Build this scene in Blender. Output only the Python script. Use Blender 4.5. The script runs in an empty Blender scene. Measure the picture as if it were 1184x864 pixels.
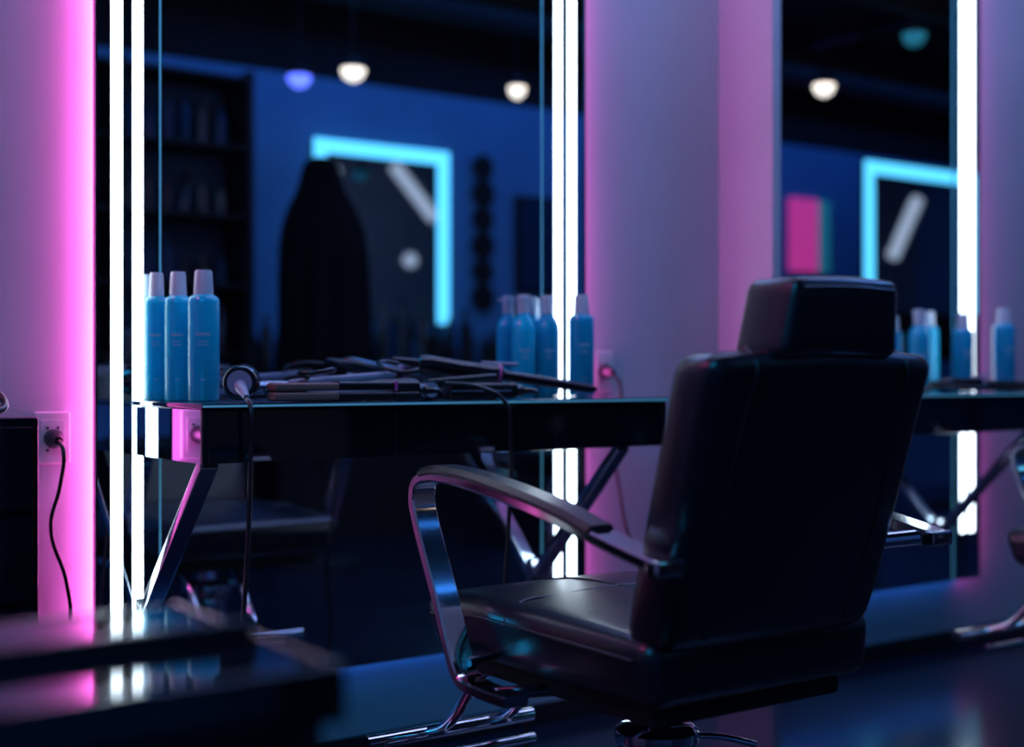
import bpy, bmesh, math, random
from mathutils import Vector, Matrix
random.seed(4)
D=bpy.data; C=bpy.context
TH=math.radians(35.4)

# ---------------- materials ----------------
def mat(name,col,rough=.5,metal=0,emit=None,es=0,bump=0,bscale=60,var=0,coat=0,spec=.5,trans=0,sss=0,coatr=.03):
    m=D.materials.new(name); m.use_nodes=True; nt=m.node_tree; b=nt.nodes['Principled BSDF']
    b.inputs['Base Color'].default_value=(*col,1); b.inputs['Roughness'].default_value=rough
    b.inputs['Metallic'].default_value=metal; b.inputs['Coat Weight'].default_value=coat
    b.inputs['Coat Roughness'].default_value=coatr
    b.inputs['Specular IOR Level'].default_value=spec
    b.inputs['Transmission Weight'].default_value=trans
    if sss:
        b.inputs['Subsurface Weight'].default_value=sss; b.inputs['Subsurface Radius'].default_value=(.3,.8,1); b.inputs['Subsurface Scale'].default_value=.04
    if emit: 
        b.inputs['Emission Color'].default_value=(*emit,1); b.inputs['Emission Strength'].default_value=es
    tc=nt.nodes.new('ShaderNodeTexCoord')
    if bump:
        n=nt.nodes.new('ShaderNodeTexNoise'); n.inputs['Scale'].default_value=bscale; n.inputs['Detail'].default_value=4
        nt.links.new(tc.outputs['Object'],n.inputs['Vector'])
        bm=nt.nodes.new('ShaderNodeBump'); bm.inputs['Strength'].default_value=bump; bm.inputs['Distance'].default_value=.002
        nt.links.new(n.outputs['Fac'],bm.inputs['Height']); nt.links.new(bm.outputs['Normal'],b.inputs['Normal'])
    if var:
        n=nt.nodes.new('ShaderNodeTexNoise'); n.inputs['Scale'].default_value=3; n.inputs['Detail'].default_value=5
        nt.links.new(tc.outputs['Object'],n.inputs['Vector'])
        r=nt.nodes.new('ShaderNodeValToRGB')
        r.color_ramp.elements[0].position=.3; r.color_ramp.elements[1].position=.7
        r.color_ramp.elements[0].color=(*[c*(1-var) for c in col],1); r.color_ramp.elements[1].color=(*[min(1,c*(1+var)) for c in col],1)
        nt.links.new(n.outputs['Fac'],r.inputs['Fac']); nt.links.new(r.outputs['Color'],b.inputs['Base Color'])
    return m
M=dict(
 wall=mat('wall_paint',(.52,.52,.57),.65,bump=.25,bscale=40,var=.05),
 bluewall=mat('blue_wall_paint',(.10,.36,.66),.7,bump=.2,var=.08),
 floor=mat('floor_vinyl',(.012,.02,.038),.18,bump=.1,bscale=8,var=.3),
 ceil=mat('black_ceiling',(.01,.01,.014),.9,var=.3),
 leather=mat('black_leather',(.007,.009,.016),.30,bump=.35,bscale=260,spec=.7,coat=.35,coatr=.2),
 chrome=mat('chrome',(.82,.84,.88),.09,1),
 darkmetal=mat('dark_metal',(.06,.06,.075),.25,.9),
 mirror=mat('mirror_glass',(.66,.80,.90),.0,1),
 darkmirror=mat('dim_mirror',(.35,.5,.65),.03,1),
 gloss=mat('black_gloss',(.006,.007,.012),.06,coat=.5),
 glass=mat('table_glass',(.01,.03,.05),.04,coat=1),
 plastic=mat('black_plastic',(.010,.010,.014),.2,bump=.1,bscale=300,spec=.8),
 matte=mat('matte_black',(.01,.01,.012),.7),
 shelfback=mat('shelf_back_panel',(.02,.055,.10),.7),
 brown=mat('iron_plate',(.32,.16,.13),.38,.2),
 pinktrim=mat('pink_trim',(.7,.12,.4),.35),
 grey=mat('grey_plastic',(.34,.37,.48),.28),
 bottle=mat('blue_bottle',(.01,.66,.88),.2,coat=.5,spec=.6,sss=.5),
 bottled=mat('blue_bottle_deep',(.01,.45,.66),.22,coat=.4,sss=.5),
 dimbottle=mat('dark_blue_bottle',(.005,.05,.12),.3),
 cap=mat('bottle_cap',(.78,.76,.80),.3),
 label=mat('label_ink',(.35,.65,.8),.5),
 white=mat('socket_plastic',(.68,.65,.68),.4),
 led=mat('white_led',(1,1,1),.5,emit=(.74,.88,1.0),es=5.2),
 pink=mat('pink_led',(1,.3,.8),.5,emit=(1.0,.13,.64),es=17),
 pinkdim=mat('pink_led_dim',(1,.3,.8),.5,emit=(1.0,.13,.68),es=9.5),
 bluefill=mat('blue_wall_fill',(.1,.3,1),.5,emit=(.03,.22,.9),es=2.0),  # for the added glow strip under the mirrors
 cyan=mat('cyan_led',(.3,.8,1),.5,emit=(.12,.66,1.0),es=1.8),
 edge=mat('glass_edge_glow',(.1,.4,.6),.2,emit=(.15,.6,.9),es=.22),  # low emission paints the light caught along glass edges and bevels
 warm=mat('warm_lamp',(1,.9,.8),.5,emit=(1,.78,.62),es=2.4),
 streaklamp=mat('streak_lamp',(1,.9,.8),.5,emit=(1,.75,.72),es=1.3),
 bluelamp=mat('blue_lamp',(.3,.3,1),.5,emit=(.15,.2,1),es=2.2),
 teal=mat('teal_lamp',(.1,.6,.6),.5,emit=(.03,.4,.45),es=.25),
 poster=mat('pink_sign',(1,.1,.4),.5,emit=(1,.06,.38),es=.55),
 cloth=mat('black_cloth',(.004,.004,.006),.95,bump=.3,bscale=80,spec=.2),
 cord=mat('black_cord',(.012,.012,.015),.3,spec=.7),
)
# ---------------- helpers ----------------
def empty(name,loc=(0,0,0),rz=0):
    e=D.objects.new(name,None); e.location=loc; e.rotation_euler=(0,0,rz); e.empty_display_size=.1
    C.collection.objects.link(e); return e
def fin(bm,name,m,parent=None,loc=(0,0,0),rot=(0,0,0),smooth=True):
    me=D.meshes.new(name); bmesh.ops.recalc_face_normals(bm,faces=bm.faces); bm.to_mesh(me); bm.free()
    o=D.objects.new(name,me); o.location=loc; o.rotation_euler=rot
    C.collection.objects.link(o); me.materials.append(M[m])
    if smooth:
        for p in me.polygons: p.use_smooth=True
        try: me.set_sharp_from_angle(angle=math.radians(40))
        except Exception: pass
    if parent: o.parent=parent
    return o
def box(name,a,b,m,parent=None,bev=.0,seg=2,cuts=(0,0,0),func=None,loc=(0,0,0),rot=(0,0,0)):
    """box from min corner a to max corner b"""
    bm=bmesh.new(); bmesh.ops.create_cube(bm,size=1)
    for v in bm.verts:
        v.co=Vector([(a[i]+b[i])/2+v.co[i]*(b[i]-a[i]) for i in range(3)])
    if bev: bmesh.ops.bevel(bm,geom=list(bm.edges),offset=bev,segments=seg,profile=.5,affect='EDGES')
    for ax in range(3):
        for k in range(cuts[ax]):
            co=[0,0,0]; co[ax]=a[ax]+(b[ax]-a[ax])*(k+1)/(cuts[ax]+1)
            no=[0,0,0]; no[ax]=1
            bmesh.ops.bisect_plane(bm,geom=list(bm.verts)+list(bm.edges)+list(bm.faces),plane_co=co,plane_no=no)
    if func:
        for v in bm.verts: v.co=Vector(func(*v.co))
    o=fin(bm,name,m,parent,loc,rot,smooth=bool(bev))
    if bev and not func:
        w=o.modifiers.new('wn','WEIGHTED_NORMAL'); w.keep_sharp=True; w.weight=100
    return o
def lathe(name,prof,m,parent=None,loc=(0,0,0),rot=(0,0,0),n=40,sx=1):
    bm=bmesh.new(); rings=[]
    for r,z in prof:
        rings.append([bm.verts.new((max(r,1e-4)*math.cos(2*math.pi*i/n)*sx,max(r,1e-4)*math.sin(2*math.pi*i/n),z)) for i in range(n)])
    for a,b in zip(rings,rings[1:]):
        for i in range(n): bm.faces.new((a[i],a[(i+1)%n],b[(i+1)%n],b[i]))
    bm.faces.new(rings[0][::-1]); bm.faces.new(rings[-1])
    return fin(bm,name,m,parent,loc,rot)
def rod(name,p,q,r,m,parent=None,r2=None,n=20):
    p=Vector(p);q=Vector(q); d=q-p; L=d.length
    rot=d.to_track_quat('Z','Y').to_euler()
    return lathe(name,[(r,0),(r if r2 is None else r2,L)],m,parent,p,rot,n)
def plathe(name,p,q,prof,m,parent=None,n=28):
    p=Vector(p);q=Vector(q); d=q-p
    return lathe(name,prof,m,parent,p,d.to_track_quat('Z','Y').to_euler(),n)
def tube(name,pts,r,m,parent=None,loc=(0,0,0)):
    cu=D.curves.new(name,'CURVE'); cu.dimensions='3D'; cu.bevel_depth=r; cu.bevel_resolution=3; cu.resolution_u=10
    s=cu.splines.new('BEZIER'); s.bezier_points.add(len(pts)-1)
    for bp,p in zip(s.bezier_points,pts):
        bp.co=p; bp.handle_left_type=bp.handle_right_type='AUTO'
    cu.materials.append(M[m]); cu.use_fill_caps=True
    o=D.objects.new(name,cu); o.location=loc; C.collection.objects.link(o)
    if parent: o.parent=parent
    return o
def catmull(P,n=8):
    P=[Vector(p) for p in P]; out=[]
    Q=[P[0]*2-P[1]]+P+[P[-1]*2-P[-2]]
    for i in range(1,len(Q)-2):
        for k in range(n):
            t=k/n; a,b,c,d=Q[i-1:i+3]
            out.append(.5*((2*b)+(-a+c)*t+(2*a-5*b+4*c-d)*t*t+(-a+3*b-3*c+d)*t**3))
    out.append(P[-1]); return out
def flatbar(name,yz,x0,w,t,m,parent,bev=.003,off=0,n=8):
    """sweep rectangle (w along x, t normal to the path) along a path in the YZ plane"""
    P=catmull([(0,y,z) for y,z in yz],n); bm=bmesh.new(); rings=[]
    for i,p in enumerate(P):
        tg=(P[min(i+1,len(P)-1)]-P[max(i-1,0)]).normalized(); nr=Vector((0,-tg.z,tg.y))
        c=p+nr*off
        ww=w/2; tt=t/2; b=bev
        ring=[]
        for sx,st in ((-ww,-tt+b),(-ww,tt-b),(-ww+b,tt),(ww-b,tt),(ww,tt-b),(ww,-tt+b),(ww-b,-tt),(-ww+b,-tt)):
            ring.append(bm.verts.new(c+nr*st+Vector((x0+sx,0,0))))
        rings.append(ring)
    for a,b in zip(rings,rings[1:]):
        for i in range(8): bm.faces.new((a[i],a[(i+1)%8],b[(i+1)%8],b[i]))
    bm.faces.new(rings[0]); bm.faces.new(rings[-1][::-1])
    return fin(bm,name,m,parent)

# ---------------- room ----------------
WY=.05; OY=-4.0; X0=-1.6; X1=10.5; H=3.1
box('wall_mirror_side',(X0,WY,0),(X1,WY+.15,H),'wall')
box('wall_opposite',(X0,OY-.15,0),(X1,OY,2.50),'bluewall')
box('wall_opposite_upper',(X0,OY-.15,2.50),(X1,OY,H),'ceil')
box('wall_left',(X0-.15,OY-.15,0),(X0,WY+.15,H),'wall')
box('wall_right',(X1,OY-.15,0),(X1+.15,WY+.15,H),'bluewall')
box('floor',(X0-.15,OY-.15,-.1),(X1+.15,WY+.15,0),'floor')
box('ceiling',(X0-.15,OY-.15,H),(X1+.15,WY+.15,H+.1),'ceil')
box('baseboard_mirror_side',(X0,WY-.012,0),(X1,WY,.05),'matte',bev=.003)
box('wall_fin_partition',(2.60,-.155,0),(2.632,WY,H),'wall',bev=.004)
# ceiling pipes
pp=empty('ceiling_ducts')
for i,(y,z,r) in enumerate(((-1.9,2.85,.09),(-3.0,2.8,.06),(-3.6,2.9,.1))):
    rod('duct_%d'%i,(X0+.05,y,z),(X1-.05,y,z),r,'matte',pp)
for i in range(5):
    rod('crossbeam_%d'%i,(1.5+i*1.7,OY+.05,3.0),(1.5+i*1.7,-.1,3.0),.04,'darkmetal',pp)

# ---------------- mirrors with LED ----------------
def mirror(x0,x1,pl,pr):
    e=empty('led_salon_mirror')
    zb,zt=.219,2.75
    box('backing',(x0+.03,.012,zb+.03),(x1-.03,WY-.001,zt-.03),'matte',e)
    box('glass',(x0,0,zb),(x1,.012,zt),'mirror',e)
    for i,(a,b) in enumerate(((.028,.050),(.072,.092))):
        box('led_strip_%d'%i,(x0+a,-.003,.367),(x0+b,-.0002,zt-.05),'led',e)
        box('led_strip_%d'%(i+2),(x1-b,-.003,.367),(x1-a,-.0002,zt-.05),'led',e)
    box('bevel_glow_1',(x0+.127,-.002,zb),(x0+.130,-.0002,zt),'edge',e)
    box('bevel_glow_2',(x1-.133,-.002,zb),(x1-.130,-.0002,zt),'edge',e)
    box('side_trim_1',(x0-.004,-.002,zb),(x0,.014,zt),'darkmetal',e)
    box('side_trim_2',(x1,-.002,zb),(x1+.004,.014,zt),'darkmetal',e)
    box('pink_backlight_1',(x0+.008,.018,zb+.03),(x0+.029,WY-.004,zt-.03),pl,e)
    box('pink_backlight_2',(x1-.029,.018,zb+.03),(x1-.008,WY-.004,zt-.03),pr,e)
    box('blue_fill_strip',(x0+.04,.018,zb+.008),(x1-.04,WY-.004,zb+.028),'bluefill',e)  # glowing strip added to throw blue onto the wall below
mirror(.865,2.09,'pink','pinkdim'); mirror(2.66,3.70,'pinkdim','pinkdim')

# ---------------- tables ----------------
def table(x0,x1,b0,b1):
    e=empty('wall_console_table')
    z0,z1=.707,.816
    box('glass_top',(x0-.006,-.362,z1-.010),(x1+.006,-.004,z1),'glass',e,bev=.002)
    box('drawer_body',(x0+.012,-.345,z0+.004),(x1-.012,-.006,z1-.0105),'gloss',e,bev=.002)
    box('front_panel',(x0,-.352,z0),(x1,-.346,z1-.012),'gloss',e,bev=.002)
    box('side_panel_1',(x0,-.340,z0),(x0+.011,-.006,z1-.012),'mirror',e)
    box('side_panel_2',(x1-.011,-.340,z0),(x1,-.006,z1-.012),'mirror',e)
    for i,x in enumerate((x0+.006,x1-.006)):
        box('corner_post_%d'%i,(x-.008,-.356,z0-.001),(x+.008,-.340,z1-.0105),'darkmetal',e,bev=.003)
    box('edge_glow_line',(x0-.005,-.3635,z1-.007),(x1+.005,-.3622,z1-.003),'edge',e)
    for i,xm in enumerate((x0+(x1-x0)*.36,x0+(x1-x0)*.72)):
        box('drawer_gap_%d'%i,(xm,-.3525,z0+.006),(xm+.002,-.3518,z1-.014),'matte',e)
    def brace(i,x):
        p=Vector((x,-.325,z0)); q=Vector((x,-.012,.385)); d=(q-p); L=d.length
        ang=math.atan2(-d.y,d.z)
        box('brace_%d'%i,(-.018,-.011,0),(.018,.011,L),'chrome',e,bev=.003,loc=p,rot=(ang,0,0))
        box('brace_foot_%d'%i,(x-.022,-.012,.34),(x+.022,-.001,.42),'chrome',e,bev=.003)
    brace(0,b0); brace(1,b1)
table(.94,2.045,.962,1.94); table(2.70,3.76,2.80,3.50)

# ---------------- bottles ----------------
TZ=.8165
def bottle(x,y,z=TZ,r=.03,h=.205,kind='cap',m='bottle',s=1):
    e=empty('product_bottle',(x,y,z))
    h*=s
    if kind=='cap':
        lathe('body',[(r*.9,0),(r,.004),(r,h-.012),(r*.96,h-.005),(r*.8,h),(r*.6,h+.003)],m,e)
        lathe('cap',[(r*.62,h+.002),(r*.62,h+.006),(r*.55,h+.045),(r*.5,h+.05)],'cap',e)
    else:
        h-=.035
        lathe('body',[(r*.9,0),(r,.004),(r,h-.015),(r*.95,h-.002),(r*.8,h+.012),(r*.5,h+.024),(r*.45,h+.03)],m,e)
        lathe('pump_collar',[(r*.5,h+.029),(r*.5,h+.05),(r*.4,h+.052)],'cap',e)
        box('pump_head',(-r*.42,-r*.42,h+.051),(r*.42,r*.42,h+.072),'cap',e,bev=.004)
        rod('pump_nozzle',(-r*.3,-r*.3,h+.062),(-r*.62,-r*.62,h+.062),.003,'cap',e)
    for k,(w,zz,t) in enumerate(((.9,.62,.005),(.6,.56,.002),(.6,.53,.002),(.35,.2,.002))):
        bm=bmesh.new(); R=r+.0004; n=8; a0=math.radians(-115); A=[];B=[]
        for i in range(n+1):
            a=a0-w/2+w*i/n
            A.append(bm.verts.new((R*math.cos(a),R*math.sin(a),h*zz))); B.append(bm.verts.new((R*math.cos(a),R*math.sin(a),h*zz+t)))
        for i in range(n): bm.faces.new((A[i],A[i+1],B[i+1],B[i]))
        fin(bm,'label_line_%d'%k,'label',e)
    return e
bottle(.974,-.032,r=.024); bottle(1.000,-.080,r=.027); bottle(1.026,-.146,r=.031)
bottle(1.880,-.031,r=.029,kind='pump',s=1.0); bottle(1.951,-.033,r=.029,kind='pump',m='bottled'); bottle(2.003,-.100,r=.031,s=.94,m='bottled')
bottle(3.27,-.10,r=.03,kind='pump',m='bottled'); bottle(3.44,-.13,r=.03,s=.9,m='bottled'); bottle(3.63,-.14,r=.033,m='bottled')

# ---------------- hair tools ----------------
def flat_iron(x,y,z,L,rz,m='plastic',open_=.05,trim='grey'):
    e=empty('flat_iron',(x,y,z),rz)
    def arm(nm,s,mm,zo):
        def f(X,Y,Z):
            t=X/L; wd=1-.25*abs(t-.55)
            return (X,Y*wd,(Z*(1-.30*t))+s*open_*t*.5+zo)
        box(nm,(0,-.018,-.010),(L,.018,.010),mm,e,bev=.006,seg=3,cuts=(8,0,0),func=f)
    arm('lower_arm',-0.0,m,.011); arm('upper_arm',1,m,.032)
    box('heating_plate',(L*.55,-.012,.018),(L*.97,.012,.0225),'brown',e)
    rod('hinge',(.008,-.020,.02),(.008,.020,.02),.016,trim,e)
    plathe('cord_swivel',(-.001,0,.02),(-.06,0,.018),[(.014,0),(.014,.014),(.009,.02),(.006,.055)],'plastic',e)
    return e
def curler(name,p,q,hl=.42,rh=.017,rb=.0105,bm_='darkmetal',trim='grey'):
    e=empty(name); p=Vector(p);q=Vector(q);d=q-p;L=d.length
    plathe('handle',p,q,[(.009,0),(rh*.85,.006),(rh,.03),(rh*.9,L*hl*.5),(rh,L*hl-.02),(rh*1.15,L*hl-.01),(rh*1.15,L*hl),(rh*.7,L*hl+.008)],'plastic',e)
    plathe('barrel',p+d*hl,q,[(rb*1.05,0),(rb,.01),(rb*.85,L*(1-hl)-.02),(rb*.6,L*(1-hl)-.006),(rb*.3,L*(1-hl))],bm_,e)
    plathe('ring',p+d*(hl-.02),p+d*(hl+.02),[(rh*1.2,0),(rh*1.2,.006)],trim,e)
    dn=d.normalized()
    plathe('strain_relief',p,p-dn*.06,[(.010,0),(.008,.02),(.005,.055)],'plastic',e)
    up=Vector((0,0,1))
    rod('clip_lever',p+d*(hl-.1)+up*rh,p+d*(hl+.1)+up*(rh+.008),.004,'grey',e)
    return e
# front straightener: brown plate head, black handle, closed
e=empty('hair_straightener',(1.415,-.305,TZ),math.pi+.02)
box('lower_arm',(0,-.018,.001),(.19,.018,.018),'plastic',e,bev=.006,seg=3)
box('upper_arm',(0,-.018,.020),(.19,.018,.038),'plastic',e,bev=.006,seg=3)
box('lower_plate_head',(.186,-.019,.001),(.325,.019,.018),'brown',e,bev=.005,seg=3)
box('upper_plate_head',(.186,-.019,.020),(.325,.019,.036),'brown',e,bev=.005,seg=3)
box('hinge_spacer',(.01,-.012,.016),(.05,.012,.022),'plastic',e)
box('trim_band',(.055,-.0186,.0195),(.062,.0186,.0385),'pinktrim',e,bev=.001)
plathe('cord_swivel',(-.001,0,.02),(-.06,0,.018),[(.013,0),(.013,.014),(.008,.02),(.005,.055)],'plastic',e)
e=empty('flat_iron',(1.66,-.305,TZ),math.pi-.05)
box('closed_arms',(0,-.018,.001),(.17,.018,.034),'plastic',e,bev=.008,seg=3)
box('arm_gap',(.02,-.0185,.0165),(.165,.0185,.0185),'grey',e)
plathe('cord_swivel',(-.001,0,.017),(-.06,0,.015),[(.013,0),(.013,.014),(.008,.02),(.005,.055)],'plastic',e)
flat_iron(1.17,-.235,TZ,.24,.06,m='grey',open_=.04,trim='plastic')
flat_iron(1.47,-.243,TZ,.18,.02,open_=.03)
curler('curling_wand',(1.500,-.165,.893),(1.90,-.285,.834),hl=.45,rh=.021,rb=.012,trim='pinktrim')
curler('curling_iron',(1.55,-.085,.842),(1.22,-.11,.840),hl=.45,rh=.019,rb=.013,bm_='chrome')
# hair iron swivel end at the left edge of the table with a cord hanging over
e=empty('iron_swivel_end')
plathe('swivel_head',(1.033,-.30,.853),(1.085,-.21,.858),[(.012,0),(.030,.004),(.034,.012),(.034,.05),(.028,.075),(.012,.08)],'plastic',e)
for k in range(5):
    plathe('swivel_ring_%d'%k,(1.033-.0003*k,-.3005,.853),(1.085,-.21,.858),[(.028-.005*k,-.0012*(k%2)),(.028-.005*k,.0022)],'grey' if k%2 else 'plastic',e)
plathe('cord_boot',(1.033,-.302,.846),(1.022,-.362,.822),[(.013,0),(.011,.02),(.006,.055)],'grey',e)
tube('power_cord',[(1.024,-.35,.826),(1.022,-.372,.812),(1.022,-.374,.74),(1.015,-.376,.55),(1.000,-.38,.38),(.985,-.37,.2),(.99,-.3,.05),(.97,-.15,.006),(.9,-.02,.006)],.0045,'cord')
tube('power_cord',[(1.48,-.31,.850),(1.54,-.345,.842),(1.585,-.374,.812),(1.596,-.378,.74),(1.590,-.38,.55),(1.575,-.39,.38),(1.60,-.42,.2),(1.56,-.45,.05),(1.45,-.40,.006),(1.3,-.2,.006)],.0045,'cord')
tube('power_cord',[(1.20,-.25,.862),(1.17,-.27,.87),(1.19,-.3,.872),(1.23,-.29,.878),(1.25,-.25,.875),(1.22,-.22,.87),(1.17,-.20,.86)],.0045,'cord')
tube('power_cord',[(1.45,-.17,.892),(1.41,-.18,.895),(1.38,-.22,.885),(1.41,-.26,.873),(1.45,-.25,.878),(1.43,-.2,.868)],.0045,'cord')
tube('power_cord',[(2.76,-.25,.826),(3.0,-.30,.826),(3.15,-.25,.830),(3.3,-.32,.828),(3.6,-.31,.826)],.007,'cord')
curler('curling_iron',(3.2,-.24,.842),(3.55,-.28,.838))

# ---------------- outlets ----------------
def outlet(x,z,pts):
    e=empty('wall_outlet',(x,WY,z))
    box('plate',(-.036,-.009,-.052),(.036,-.0005,.052),'white',e,bev=.004,seg=3)
    box('insert',(-.024,-.0105,-.036),(.024,-.0085,.036),'white',e,bev=.001)
    for i,(a,b) in enumerate(((-.01,.02),(.01,.02),(-.01,-.024))):
        rod('hole_%d'%i,(a,-.0112,b),(a,-.0100,b),.003,'matte',e)
    plathe('plug',(0,-.0105,0),(.0,-.05,-.004),[(.018,0),(.019,.012),(.014,.025),(.008,.04)],'plastic',e)
    tube('plug_cord',pts,.0042,'cord',e)
outlet(.79,.743,[(0,-.05,-.004),(.004,-.066,-.02),(0,-.06,-.09),(-.015,-.05,-.17),(.015,-.05,-.28),(.02,-.055,-.36),(-.02,-.06,-.46),(-.05,-.06,-.737)])
outlet(2.185,.875,[(0,-.05,-.004),(.012,-.062,-.03),(.0,-.05,-.16),(.02,-.05,-.3),(.05,-.05,-.42),(.12,-.05,-.55),(.2,-.06,-.868)])

# ---------------- salon chair ----------------
def chair(x,y,rz=0):
    e=empty('salon_chair',(x,y,0),rz)
    def fs(X,Y,Z):
        t=(Z-.388)/.11
        crown=.014*(1-(X/.25)**2)*(1-((Y-.03)/.33)**2) if t>.5 else 0
        return (X*(1-.05*(1-t)),Y-(.02*(1-t) if Y>.2 else 0),Z+crown+(-.012*max(0,(Y-.22))/.14 if t>.5 else 0)-.01*max(0,-Y)*t)
    box('seat',(-.245,-.255,.385),(.245,.36,.492),'leather',e,bev=.032,seg=5,cuts=(8,8,2),func=fs)
    tube('seat_seam',[(-.243,.10,.46),(-.225,.10,.486),(-.12,.10,.4985),(0,.10,.5035),(.12,.10,.4985),(.225,.10,.486),(.243,.10,.46)],.0034,'leather',e)
    tube('seat_seam_b',[(-.0,-.1,.500),(0,.0,.504),(0,.1,.5035),(0,.22,.50),(0,.32,.485)],.0034,'leather',e)
    tube('seat_piping',[fs(-.2455,-.22,.46),fs(-.2455,0,.462),fs(-.2455,.2,.462),fs(-.2455,.33,.458)],.0028,'leather',e)
    box('seat_pan',(-.20,-.22,.352),(.20,.28,.388),'matte',e,bev=.01)
    zb,zt=.468,.897
    def fb(X,Y,Z):
        t=(Z-zb)/(zt-zb)
        bulge=-.016*(1-(X/.22)**2)*(1-(2*t-1)**2*.6)
        top=.010*(1-(X/.22)**2)*max(0,t)
        w=1+.04*max(0,t)
        if t<.12: w*=1-.04*(1-t/.12)
        return (X*w,Y-.125*t+(.0+bulge),Z+top)
    box('backrest',(-.236,-.268,zb),(.216,-.178,zt),'leather',e,bev=.028,seg=5,cuts=(8,1,9),func=fb)
    for i,sx in enumerate((-1,1)):
        pts=[]
        for k in range(9):
            t=.05+.9*k/8
            Xx=sx*(.150+.012*math.sin(math.pi*t))-.008
            p=fb(Xx,-.268,zb+t*(zt-zb)); pts.append((p[0],p[1]-.0003,p[2]))
        pts.append((pts[-1][0]*.99,pts[-1][1]+.03,pts[-1][2]+.028))
        tube('back_piping_%d'%i,pts,.0032,'leather',e)
    def fh(X,Y,Z):
        t=(Z-.885)/.125
        return ((X+.01)*(1.05-.13*t)-.01+.006*t,Y-.012*t,Z+.005*(1-(X/.13)**2))
    box('headrest',(-.128,-.405,.890),(.108,-.305,1.003),'leather',e,bev=.016,seg=4,cuts=(6,1,3),func=fh)
    tube('headrest_piping',[fh(-.110,-.405,.987),fh(0,-.4055,.987),fh(.092,-.405,.987)],.0026,'leather',e)
    for i,sx in enumerate((-1,1)):
        ax=sx*.288
        path=[(-.345,.612),(-.25,.630),(-.10,.662),(.08,.690),(.20,.699),(.262,.690),(.278,.660),(.262,.61),(.20,.49),(.148,.385),(.10,.366),(.0,.364)]
        flatbar('arm_frame_%d'%i,path,ax,.046,.018,'chrome',e)
        pad=[(-.205,.650),(-.10,.676),(.08,.704),(.20,.712),(.252,.705)]
        flatbar('arm_pad_%d'%i,pad,ax,.052,.020,'leather',e,bev=.008,off=-.004)
        rod('arm_bracket_%d'%i,(ax,-.325,.612),(sx*.19,-.262,.60),.013,'chrome',e)
        box('arm_cap_%d'%i,(ax-.024,-.353,.598),(ax+.024,-.325,.622),'chrome',e,bev=.005)
        rod('under_bar_%d'%i,(ax,.06,.364),(0,.0,.358),.011,'chrome',e)
        rod('arm_bolt_%d'%i,(ax-sx*.005,.14,.40),(sx*.2,.14,.41),.008,'darkmetal',e)
    flatbar('back_bracket',[(-.05,.37),(-.15,.372),(-.225,.40),(-.235,.5)],0,.06,.012,'darkmetal',e)
    lathe('column',[(.028,.25),(.028,.36)],'chrome',e)
    lathe('pump_housing',[(.055,.02),(.055,.24),(.066,.25),(.070,.262),(.070,.278),(.058,.288),(.03,.292)],'chrome',e)
    lathe('base_disc',[(.30,0),(.305,.006),(.30,.014),(.2,.028),(.08,.045),(.06,.06)],'darkmetal',e,n=64)
    tube('pump_lever',[(.05,-.01,.26),(.09,-.05,.262),(.14,-.09,.25)],.006,'chrome',e)
    fx0,fx1=-.30,.07
    rod('foot_bar',(fx0,.45,.20),(fx1,.45,.20),.014,'chrome',e)
    rod('foot_bar_low',(fx0+.06,.40,.17),(fx1-.03,.40,.17),.009,'chrome',e)
    for i,xx in enumerate((-.17,-.03)):
        tube('foot_stem_%d'%i,[(xx,.20,.37),(xx,.27,.34),(xx,.38,.23),(xx,.45,.20)],.010,'chrome',e)
    return e
chair(1.49,-.95)
chair(3.20,-.95)
chair(4.15,-2.85,math.pi*.93)
chair(7.3,-1.9,math.pi*.95)

# ---------------- black drawer cabinet at left ----------------
e=empty('drawer_trolley')
box('carcass',(.10,-.42,.05),(.633,0.0,.80),'gloss',e,bev=.006)
for k in range(5):
    z=.07+k*.145
    box('drawer_%d'%k,(.115,-.436,z),(.62,-.42,z+.135),'gloss',e,bev=.004)
    box('handle_%d'%k,(.25,-.447,z+.115),(.50,-.437,z+.127),'darkmetal',e,bev=.003)
for i,(xx,yy) in enumerate(((.14,-.39),(.59,-.39),(.14,-.04),(.59,-.04))):
    rod('caster_%d'%i,(xx-.012,yy,.026),(xx+.012,yy,.026),.025,'plastic',e)
    rod('caster_stem_%d'%i,(xx,yy,.03),(xx,yy,.06),.008,'chrome',e)
tube('coiled_cord',[(.45,-.3,.806),(.52,-.26,.83),(.57,-.30,.85),(.60,-.34,.82),(.55,-.38,.806),(.48,-.36,.81),(.44,-.33,.83),(.5,-.28,.85),(.58,-.3,.83)],.006,'cord')

# ---------------- foreground tray trolley ----------------
e=empty('tray_trolley')
tx0,tx1,ty0,ty1,tz=-.12,.48,-1.735,-1.41,.64
box('top_tray',(tx0,ty0,tz),(tx1,ty1,tz+.010),'gloss',e,bev=.002)
for nm,a,b in (('rim_near',(tx0,ty0-.008,tz-.03),(tx1,ty0+.006,tz+.014)),('rim_far',(tx0,ty1-.010,tz-.02),(tx1,ty1,tz+.012)),
               ('rim_right',(tx1-.010,ty0,tz-.02),(tx1,ty1,tz+.014)),('rim_left',(tx0,ty0,tz-.02),(tx0+.012,ty1,tz+.014))):
    box(nm,a,b,'gloss',e,bev=.003)
box('tray_divider',(tx0+.01,-1.60,tz+.009),(tx1-.01,-1.585,tz+.026),'plastic',e,bev=.003)
box('upper_drawer',(tx0+.02,ty0+.01,tz-.16),(tx1-.02,ty1-.01,tz-.02),'matte',e,bev=.004)
box('middle_shelf',(tx0+.01,ty0+.01,.34),(tx1-.01,ty1-.01,.37),'plastic',e,bev=.004)
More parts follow.
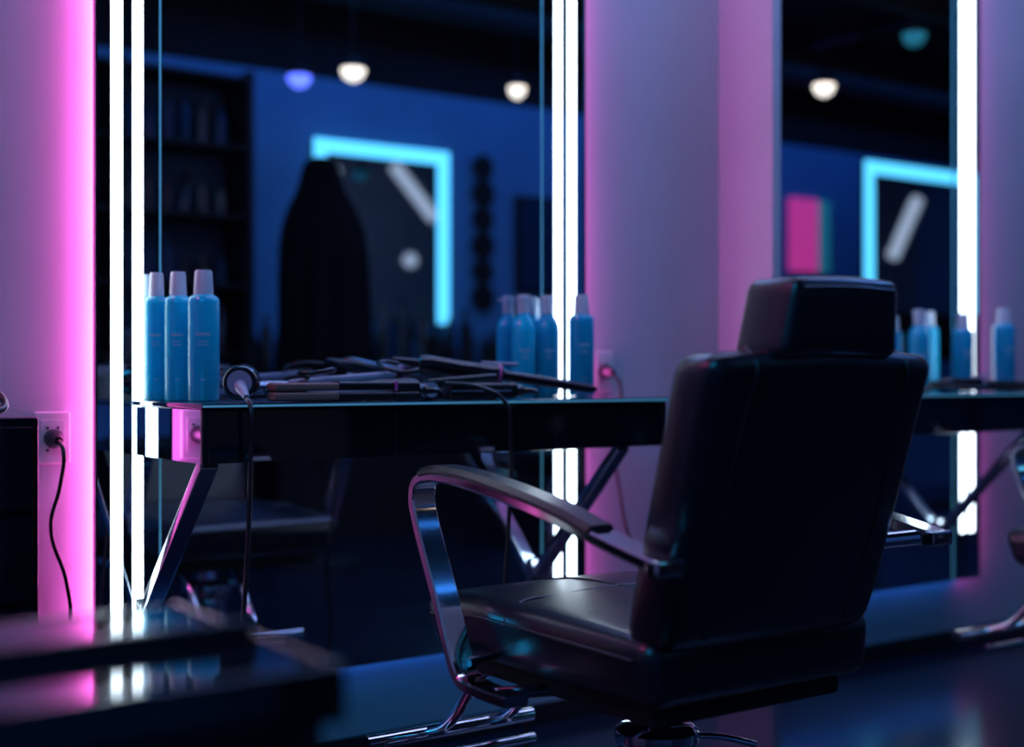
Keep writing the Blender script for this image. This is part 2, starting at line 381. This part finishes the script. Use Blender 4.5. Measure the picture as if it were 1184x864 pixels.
box('bottom_shelf',(tx0+.01,ty0+.01,.09),(tx1-.01,ty1-.01,.12),'plastic',e,bev=.004)
k=0
for xx in (tx0+.02,tx1-.02):
    for yy in (ty0+.02,ty1-.02):
        rod('post_%d'%k,(xx,yy,.05),(xx,yy,tz),.012,'darkmetal',e)
        rod('caster_%d'%k,(xx-.01,yy,.026),(xx+.01,yy,.026),.026,'plastic',e); k+=1

# ---------------- opposite side (seen in the mirrors) ----------------
def ledframe(x0,x1,z0,z1,y,stand=False,w=.055):
    e=empty('led_framed_mirror')
    box('panel',(x0,y-.03,z0-(.3 if stand else 0)),(x1,y,z1),'matte',e)
    box('glass',(x0+w,y,z0),(x1-w,y+.004,z1-w),'darkmirror',e)
    box('led_top',(x0,y,z1-w),(x1,y+.012,z1),'cyan',e)
    box('led_left',(x0,y,z0),(x0+w,y+.012,z1-w),'cyan',e)
    box('led_right',(x1-w,y,z0),(x1,y+.012,z1-w),'cyan',e)
    if stand:
        for i,xx in enumerate((x0+.1,x1-.1)):
            box('leg_%d'%i,(xx-.03,y-.03,0),(xx+.03,y,z0-.3),'matte',e)
            box('foot_%d'%i,(xx-.03,y-.25,0),(xx+.03,y+.2,.03),'matte',e)
ledframe(3.36,4.233,1.16,2.16,OY+.031,w=.075)
ledframe(6.43,7.50,1.25,2.16,-2.74,True,w=.075)
e=empty('styling_counter')
box('top',(2.95,OY+.01,.84),(6.3,OY+.40,.88),'gloss',e,bev=.004)
box('cabinet',(3.0,OY+.02,.0),(6.25,OY+.36,.84),'matte',e)
e=empty('counter_clutter')
for i in range(44):
    xx=3.0+i*.052+random.uniform(-.02,.02); hh=random.uniform(.15,.42); rr=random.uniform(.022,.05)
    lathe('container_%d'%i,[(rr,0),(rr,hh*.7),(rr*.5,hh*.8),(rr*.4,hh)],random.choice(['plastic','matte','matte','plastic','dimbottle']),e,(xx,OY+.07+random.uniform(0,.24),.8805),n=16)
# shelf unit
e=empty('product_shelf_unit')
box('back',(1.5,OY+.001,0),(2.86,OY+.02,2.4),'shelfback',e)
for i,xx in enumerate((1.5,2.18,2.84)):
    box('upright_%d'%i,(xx,OY+.02,0),(xx+.03,OY+.34,2.4),'matte',e)
n=0
for k in range(7):
    z=.25+k*.35
    box('shelf_%d'%k,(1.53,OY+.02,z),(2.84,OY+.33,z+.02),'matte',e)
    if k<6:
        for i in range(13):
            xx=1.6+i*.095; 
            if abs(xx-2.19)<.06: continue
            hh=random.uniform(.12,.24); rr=random.uniform(.022,.036)
            lathe('shelf_bottle_%d'%n,[(rr,0),(rr,hh*.75),(rr*.5,hh*.82),(rr*.45,hh)],random.choice(['plastic','dimbottle','dimbottle','darkmetal']),e,(xx,OY+.22,z+.0205),n=14); n+=1
# coat rack with cape
e=empty('coat_stand_with_cape',(2.83,-2.87,0),.9)
rod('pole',(0,0,.02),(0,0,1.78),.018,'matte',e)
lathe('foot',[(.2,0),(.2,.015),(.03,.03)],'matte',e)
bm=bmesh.new(); rings=[]; n=64
prof=[(1.86,.012),(1.855,.05),(1.82,.085),(1.76,.10),(1.70,.12),(1.62,.165),(1.54,.195),(1.45,.21),(1.3,.215),(1.1,.215),(.9,.22),(.7,.23),(.55,.24)]
for z,r in prof:
    f=min(1,max(0,(1.7-z)/.5))
    rings.append([bm.verts.new((r*math.cos(a)*(1+.07*f*math.sin(7*a+z*2))+.03*(1.87-z),r*.62*math.sin(a)*(1+.12*f*math.sin(9*a+1)),z)) for a in [2*math.pi*i/n for i in range(n)]])
for a,b in zip(rings,rings[1:]):
    for i in range(n): bm.faces.new((a[i],a[(i+1)%n],b[(i+1)%n],b[i]))
bm.faces.new(rings[0])
fin(bm,'cape',"cloth",e)
# wall ornaments
e=empty('wall_ornament_column')
for k in range(6):
    bm=bmesh.new()
    bmesh.ops.create_cone(bm,cap_ends=True,segments=6 if k%2 else 24,radius1=.085,radius2=.07,depth=.03)
    fin(bm,'disc_%d'%k,'matte',e,(4.48,OY+.016,1.32+k*.155),(math.pi/2,0,0))
e=empty('framed_picture')
box('frame',(4.72,OY+.001,1.35),(5.05,OY+.03,1.95),'matte',e,bev=.005)
box('print',(4.75,OY+.03,1.38),(5.02,OY+.033,1.92),'dimbottle',e)
e=empty('pink_light_sign')
box('panel',(7.12,OY+.001,1.6),(7.40,OY+.03,2.12),'poster',e)
box('side_panel',(7.40,OY+.001,1.6),(7.52,OY+.03,2.12),'teal',e)
# spot lamps
def spot(x,y,z,m,r=.06):
    e=empty('ceiling_spotlight')
    rod('stem',(x,y,z+.05),(x,y,H),.004,'matte',e)
    lathe('shade',[(r*1.04,0),(r*1.06,.01),(r*.9,.03),(r*.2,.06)],'matte',e,(x,y,z))
    lathe('lamp',[(r,-.012),(r*1.02,-.004),(r*.98,0)],m,e,(x,y,z))
    lathe('diffuser',[(r*.3,-.06),(r*.75,-.045),(r,-.014)],m,e,(x,y,z))
spot(3.25,-3.32,2.40,'warm'); spot(4.17,-3.19,2.40,'warm',.045); spot(3.10,-3.62,2.40,'bluelamp')
spot(5.46,-2.2,2.40,'warm',.055); spot(5.1,-1.34,2.44,'teal',.055)
# tubes added and slanted to show as light streaks in the opposite mirrors
def streaklamp(p,q,r):
    e=empty('streak_tube'); rod('tube',p,q,r,'streaklamp',e)
    for i,k in enumerate((p,q)): rod('wire_%d'%i,k,(k[0],k[1],H),.003,'matte',e)
streaklamp((5.72,-.8,2.62),(6.12,-.8,2.20),.05)
streaklamp((9.1,-.8,1.85),(9.42,-.8,2.35),.05)
for k,(x,z) in enumerate(((5.25,2.55),(6.0,1.85),(5.3,2.32))):  # bulbs added as light spots for the opposite mirror
    e=empty('streak_globe'); rod('wire',(x,-.6,z),(x,-.6,H),.003,'matte',e)
    lathe('globe',[(.0,-.06),(.035,-.05),(.055,-.02),(.06,0),(.055,.02),(.035,.05),(0,.06)],'streaklamp',e,(x,-.6,z))

# ---------------- lights ----------------
def area(name,loc,target,sx,sy,col,p):
    l=D.lights.new(name,'AREA'); l.shape='RECTANGLE'; l.size=sx; l.size_y=sy; l.color=col; l.energy=p
    o=D.objects.new(name,l); o.location=loc
    o.rotation_euler=(Vector(target)-Vector(loc)).to_track_quat('-Z','Y').to_euler(); C.collection.objects.link(o)
area('ceiling_panel_light',(2.6,-.85,3.0),(2.6,-.15,.8),3.0,.5,(.36,.45,1.0),25)
area('blue_wall_washer',(4.2,-3.2,2.9),(4.2,-4.0,1.5),3.5,.15,(.04,.27,1.0),7)
area('blue_wall_washer',(7.5,-3.2,2.9),(7.5,-4.0,1.5),3.5,.15,(.04,.24,1.0),5.5)
area('cyan_fill',(-.6,-2.6,2.6),(1.6,-.2,.5),1.0,1.0,(.02,.48,1.0),18)  # unseen fill, added to light the bottles and lower wall
area('blue_rim_fill',(4.0,-1.7,3.05),(1.7,-1.1,.7),.8,.6,(.10,.30,1.0),26)  # unseen light added for blue rims on the chair
area('pink_wall_fill',(-.6,-.5,2.8),(.6,0,.9),.4,.4,(1.0,.14,.62),9)  # unseen fill added to strengthen the pink on the left wall

w=D.worlds.new('World'); C.scene.world=w; w.use_nodes=True
w.node_tree.nodes['Background'].inputs[0].default_value=(.02,.05,.15,1); w.node_tree.nodes['Background'].inputs[1].default_value=.2

# ---------------- camera ----------------
cd=D.cameras.new('camera'); cam=D.objects.new('camera',cd); C.collection.objects.link(cam)
cam.location=(0,-2.63,.87); cam.rotation_euler=(math.pi/2,0,-TH)
cd.sensor_width=36; cd.lens=1550*36/1184; cd.clip_start=.02
cd.dof.use_dof=True; cd.dof.focus_distance=2.35; cd.dof.aperture_fstop=1.5
C.scene.camera=cam
C.scene.view_settings.view_transform='Standard'
C.scene.view_settings.look='None'
